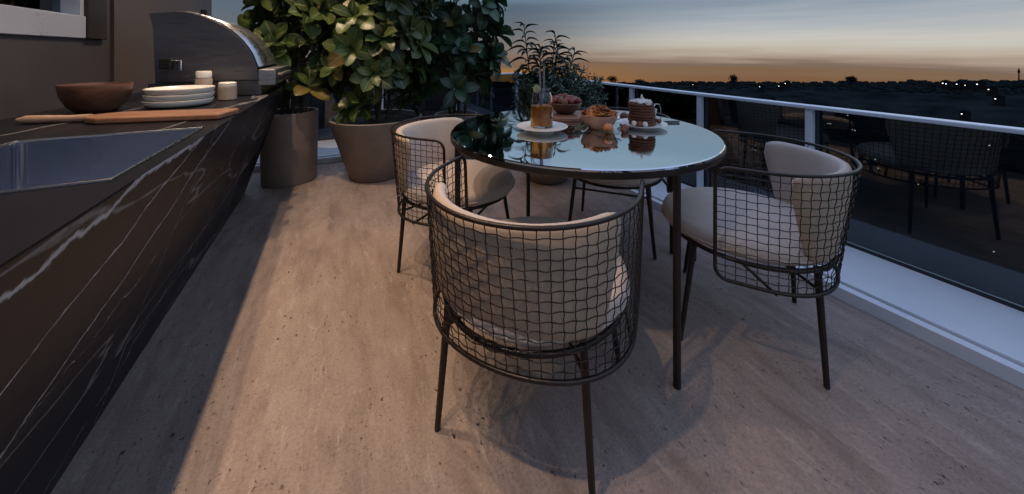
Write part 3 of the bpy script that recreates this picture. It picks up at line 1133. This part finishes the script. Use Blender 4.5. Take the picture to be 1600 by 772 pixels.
# bowl of crisps
pC = on_table(1.86, .46)
cr = empty('snack_bowl', pC, label='peach bowl heaped with orange snacks at the table centre', cat='bowl')
MB().lathe([(.045, 0), (.055, .002), (.08, .03), (.094, .066), (.095, .075), (.091, .075), (.088, .066), (.07, .03), (.001, .018)], 40).build('bowl_shell', MT['peach'], cr, smooth=50)
for k in range(60):
    a = k * 2.4
    rr = .083 * math.sqrt(k / 60)
    z = .078 + .030 * (1 - rr / .085) + rnd.uniform(-.004, .008)
    m = Matrix.Translation((rr * math.cos(a), rr * math.sin(a), z)) @ Matrix.Rotation(rnd.random() * 6, 4, 'Z') @ Matrix.Rotation(rnd.uniform(-1, 1), 4, 'X')
    g = MB()
    w, l = rnd.uniform(.012, .018), rnd.uniform(.014, .024)
    v = [(-w, -l, .004), (0, -l, -.002), (w, -l, .004), (-w, 0, .0), (0, 0, -.005), (w, 0, .0), (-w, l, .004), (0, l, -.002), (w, l, .004)]
    f = [(0, 1, 4, 3), (1, 2, 5, 4), (3, 4, 7, 6), (4, 5, 8, 7)]
    v = v + [(x, y, z2 - .003) for x, y, z2 in v]
    f = f + [tuple(i + 9 for i in q)[::-1] for q in f]
    rim = [0, 1, 2, 5, 8, 7, 6, 3]
    f += [(rim[i], rim[i] + 9, rim[(i + 1) % 8] + 9, rim[(i + 1) % 8]) for i in range(8)]
    g.add([m @ Vector(q) for q in v], f).build('snack', MT['crisp' if k % 5 else 'nut'], cr, smooth=50)

# pancake stack on plate
pP = on_table(1.90, .70)
pl = MB().lathe([(.07, 0), (.075, .0), (.074, .008), (.11, .012), (.128, .019), (.129, .022), (.12, .020), (.10, .015), (.001, .013)], 56).build('dessert_plate', MT['china'], smooth=40, loc=pP)
tag(pl, 'white plate under the stack of brown pancakes', 'plate')
ck = empty('pancake_stack', (pP[0], pP[1], TZ + .0145), label='tall stack of brown pancakes topped with cream', cat='cake')
z = 0
for k in range(8):
    r = .068 + rnd.uniform(-.004, .003)
    ox, oy = rnd.uniform(-.004, .004), rnd.uniform(-.004, .004)
    p = MB().lathe([(r * .9, 0), (r, .004), (r * 1.01, .008), (r * .95, .0135), (.001, .014)], 32)
    p.v = [(x + ox, y + oy, q + z + .0012 * mnoise.noise(Vector((x * 40, y * 40, k)))) for x, y, q in p.v]
    p.build('pancake', MT['cake'], ck, smooth=60)
    z += .0142
top = MB()
for k in range(16):
    a = k * 2.4
    rr = .05 * math.sqrt(k / 16)
    top.blob((rr * math.cos(a), rr * math.sin(a), z + .002 + .014 * (1 - rr / .055)), .016, k, .8, 9, 7, (1.1, 1.1, .6), 4)
top.blob((.0, .0, z + .028), .012, 3, .6, 9, 7, (.6, .6, 1.5))
top.build('cream', MT['cream'], ck, smooth=180)
for k, (x, y) in enumerate(((-.085, -.03), (-.07, -.055), (.09, -.01), (-.055, -.075), (.08, -.045))):
    o = MB().blob((0, 0, .014), .014, k, .25, 9, 7).build('walnut_piece', MT['cream' if k % 3 == 0 else 'nut'], smooth=180, loc=(pP[0] + x, pP[1] + y, TZ + .016))
    tag(o, ['pale nut half at the left edge of the pancake plate', 'brown nut left of the pancake stack', 'brown nut right of the pancake stack',
            'pale nut in front of the pancake stack', 'brown nut on the front right of the pancake plate'][k], 'nut')

# knife
kn = empty('butter_knife', on_table(2.0, .83), label='dark table knife lying right of the pancake plate', cat='knife', rz=-A_)
MB().prism([(-.07, -.008), (.03, -.009), (.03, .006), (-.05, .006)], 'z', .001, .003).build('blade', MT['steel'], kn)
MB().tube([(.03, -.001, .006), (.06, -.001, .0065), (.12, -.001, .0065)], [.005, .006, .0055], 8).build('handle', MT['black'], kn, smooth=60)
# tea cup behind
pT = on_table(2.2, .86)
cu = empty('tea_cup', pT, label='white cup with wire handle behind the pancakes', cat='cup')
MB().lathe([(.03, 0), (.033, .002), (.042, .03), (.044, .048), (.042, .048), (.038, .03), (.001, .006)], 32).build('cup_body', MT['china'], cu, smooth=50)
MB().tube([(.03, 0, .046), (.05, .0, .075), (.085, 0, .07), (.10, 0, .035), (.098, 0, .004)], .003, 8).build('handle', MT['steel'], cu, smooth=60)
# napkin behind the snack bowl
nk = MB()
for i in range(9):
    for j in range(7):
        nk.v.append((-.11 + .22 * i / 8, -.06 + .12 * j / 6, .006 + .006 * mnoise.noise(Vector((i * .6, j * .7, 2)))))
nk.f = [(i * 7 + j, (i + 1) * 7 + j, (i + 1) * 7 + j + 1, i * 7 + j + 1) for i in range(8) for j in range(6)]
o = nk.build('napkin', MT['china'], smooth=180, loc=on_table(2.15, .60))
o.rotation_euler.z = -.3
tag(o, 'folded white napkin behind the snack bowl', 'napkin')
so = o.modifiers.new('solid', 'SOLIDIFY')
so.thickness = .005
# loose fruit and nuts
for k, (d, r, rad, mt, nm, lab) in enumerate([
        (1.735, .475, .027, 'orange', 'apricot', 'apricot in front of the snack bowl'),
        (1.79, .575, .019, 'nut', 'walnut', 'walnut between the snack bowl and the pancakes'),
        (2.07, .66, .026, 'nut', 'walnut', 'walnut behind the pancakes on the napkin side'),
        (1.98, .40, .022, 'nut', 'walnut', 'walnut left behind the snack bowl'),
        (2.05, .52, .024, 'berry', 'fig', 'dark fig behind the snack bowl'),
        (1.75, .555, .014, 'berry', 'grape', 'dark grape right of the apricot')]):
    p = on_table(d, r)
    o = MB().blob((0, 0, rad * .92), rad, k + 3, .12, 14, 10, (1, 1, .95)).build(nm, MT[mt], smooth=180, loc=p)
    tag(o, lab, 'fruit' if nm != 'walnut' else 'nut')


def sprig(d, r, ang, ln, lab):
    p = on_table(d, r)
    root = empty('herb_sprig', p, ang, lab, 'herb')
    MB().tube([(0, 0, .006), (ln * .5, .012, .014), (ln, 0, .008)], [.002, .0018, .001], 5).build('stem', MT['stem'], root)
    g = MB()
    for j in range(34):
        t = .1 + .9 * j / 34
        q = Vector((ln * t, .012 * math.sin(PI * t), .007 + .007 * math.sin(PI * t)))
        a = j * 2.4
        m = leaf_matrix(q, Vector((.8, math.cos(a), abs(math.sin(a)) * .8)), Vector((0, 0, 1)), .026)
        g.add([m @ Vector(v) for v in ((0, 0, 0), (.12, .5, .02), (0, 1, 0), (-.12, .5, .02))], [(0, 1, 2, 3)])
    tag(g.build('leaves', MT['sprig'], root), kind='stuff')


sprig(1.74, .30, .25, .16, 'green herb sprig in front of the saucer and snack bowl')
sprig(1.82, .285, -.5, .15, 'herb sprig between the tea jar and the snack bowl')
sprig(1.72, .40, -.9, .12, 'herb sprig touching the apricot')
sprig(2.0, .02, 2.6, .13, 'herb sprig left behind the tea jar')

# ================================================================== FAR LAND
wd = MB()
rnd = random.Random(77)
for k in range(7000):
    a = math.radians(rnd.uniform(-45, 110))
    R = 1130 + 365 * rnd.random()
    x, y = R * math.sin(a), R * math.cos(a)
    s = rnd.uniform(5, 12) * (.6 + R / 2500) * (1.0 + (.9 if R > 1380 and mnoise.noise(Vector((x / 60, y / 60, 9))) > .05 else 0))
    wd.blob((x, y, land_z(x, y) + s * .05), s * .33, k, 1.1, 6, 4, (1.2, 1.2, .9))
tag(wd.build('woodland', MT['wood_far']), 'dark distant woodland covering the land below', 'woodland', kind='stuff')


def far_xyz(px, py, R):
    az = math.atan((px - 800) / 550.) + A_
    x, y = R * math.sin(az), R * math.cos(az)
    return x, y, land_z(x, y)


# trees standing up on the skyline
for k, (px, R, w, h, lab) in enumerate([(957, 1420, 22, 34, 'round dark tree on the skyline beside the shrub'),
                                        (1000, 1430, 20, 18, 'low dark tree on the skyline above the handrail'),
                                        (1146, 1380, 13, 30, 'small pointed tree alone on the orange skyline'),
                                        (1330, 1400, 13, 22, 'small tree on the skyline left of the city lights')]):
    x, y, zz = far_xyz(px, 0, R)
    t = empty('skyline_tree', (x, y, zz - 2), label=lab, cat='tree', group='trees on the skyline')
    MB().tube([(0, 0, 0), (.5, 0, h * .4), (0, .4, h * .7)], [1.6, 1.1, .4], 7).build('trunk', MT['stem'], t)
    g = MB()
    r2 = random.Random(k)
    for j in range(700):
        u = Vector((r2.gauss(0, .42), r2.gauss(0, .42), r2.gauss(0, .36)))
        if u.length > 1:
            continue
        p = Vector((u.x * w, u.y * w, h * .62 + u.z * h * .55))
        m = leaf_matrix(p, Vector((r2.uniform(-1, 1), r2.uniform(-1, 1), r2.uniform(-1, 1))), Vector((r2.uniform(-1, 1), r2.uniform(-1, 1), 1)), r2.uniform(2.5, 5))
        g.add([m @ Vector(v) for v in ((0, 0, 0), (.4, .5, .1), (0, 1, 0), (-.4, .5, .1))], [(0, 1, 2, 3)])
    tag(g.build('crown', MT['wood_far'], t), kind='stuff')
# mast
x, y, zz = far_xyz(1592, 0, 1400)
ms = empty('skyline_mast', (x, y, zz), label='thin dark mast on the skyline at the right edge', cat='mast')
MB().tube([(0, 0, 0), (0, 0, 36)], [1.3, .7], 8).build('pole', MT['house'], ms)
MB().box((-1.6, -1.6, 25), (1.6, 1.6, 32)).build('antenna_box', MT['house'], ms)

# far buildings with lit windows
spots = [(1478, 1210), (1500, 1200), (1513, 1180), (1532, 1210), (1550, 1120), (1508, 900), (1336, 760), (1372, 640),
         (1085, 1150), (1260, 900), (1440, 560), (1560, 420), (1180, 620), (1405, 330), (1490, 260), (1425, 240), (1300, 300), (1230, 1180)]
r3 = random.Random(31)
spots += [(r3.uniform(960, 1590), r3.uniform(520, 1120)) for _ in range(16)]
for k, (px, R) in enumerate(spots):
    x, y, zz = far_xyz(px, 0, R)
    r2 = random.Random(k + 40)
    sc = R / 1300.
    w, dpt, h = 13 * sc + 2, 12 * sc + 2, 10 * sc + 3
    b = empty('far_building', (x, y, zz + 4), math.atan2(-x, y), 'distant dark building with small lit windows below the skyline', 'building', 'distant lit buildings')
    MB().box((-w / 2, -dpt / 2, -6), (w / 2, dpt / 2, h)).build('wall', MT['house'], b)
    MB().prism([(-w / 2 - .4, h + .01), (w / 2 + .4, h + .01), (0, h + w * .22)], 'y', -dpt / 2 - .4, dpt / 2 + .4).build('roof', MT['ground'], b)
    for j in range(1 + (k % 6 == 0)):
        wx = -w * .3 + j * w * .3
        wz = h * (.55 + .2 * r2.random())
        s = (1.0 + .5 * r2.random()) * sc + .12
        MB().box((wx - s * .7, -dpt / 2 - .15, wz - s * .5), (wx + s * .7, -dpt / 2 - .03, wz + s * .5)).build('window', MT['litw' if (k + j) % 2 else 'lit'], b)

# ================================================================== DOWNLIGHTS in the soffit
for k, (x, y, pw) in enumerate([(-.40, .55, 96), (-.40, 1.75, 100), (-.40, 2.95, 100), (-.40, 4.1, 86), (-.60, .75, 50), (-.60, 1.95, 50), (-.60, 3.15, 50)]):
    dl = empty('ceiling_downlight', (x, y, 2.9), label='warm recessed downlight in the soffit above the terrace', cat='lamp', group='downlights in the soffit')
    MB().lathe([(.038, -.003), (.056, -.003), (.058, 0.0), (.058, -.001), (.056, -.004), (.038, -.004)], 28, cap=False).build('trim_ring', MT['steel'], dl)
    MB().lathe([(.001, -.0015), (.037, -.0015)], 24, cap=False).build('lens', MT['downlamp'], dl)
    L = bpy.data.lights.new('downlight_beam', 'SPOT')
    L.energy = pw
    L.color = (1., .70, .46)
    L.spot_size = math.radians(98)
    L.spot_blend = 1.0
    L.shadow_soft_size = .025
    lo = bpy.data.objects.new('downlight_beam', L)
    C.objects.link(lo)
    lo.parent = dl
    lo.location = (0, 0, -.03)
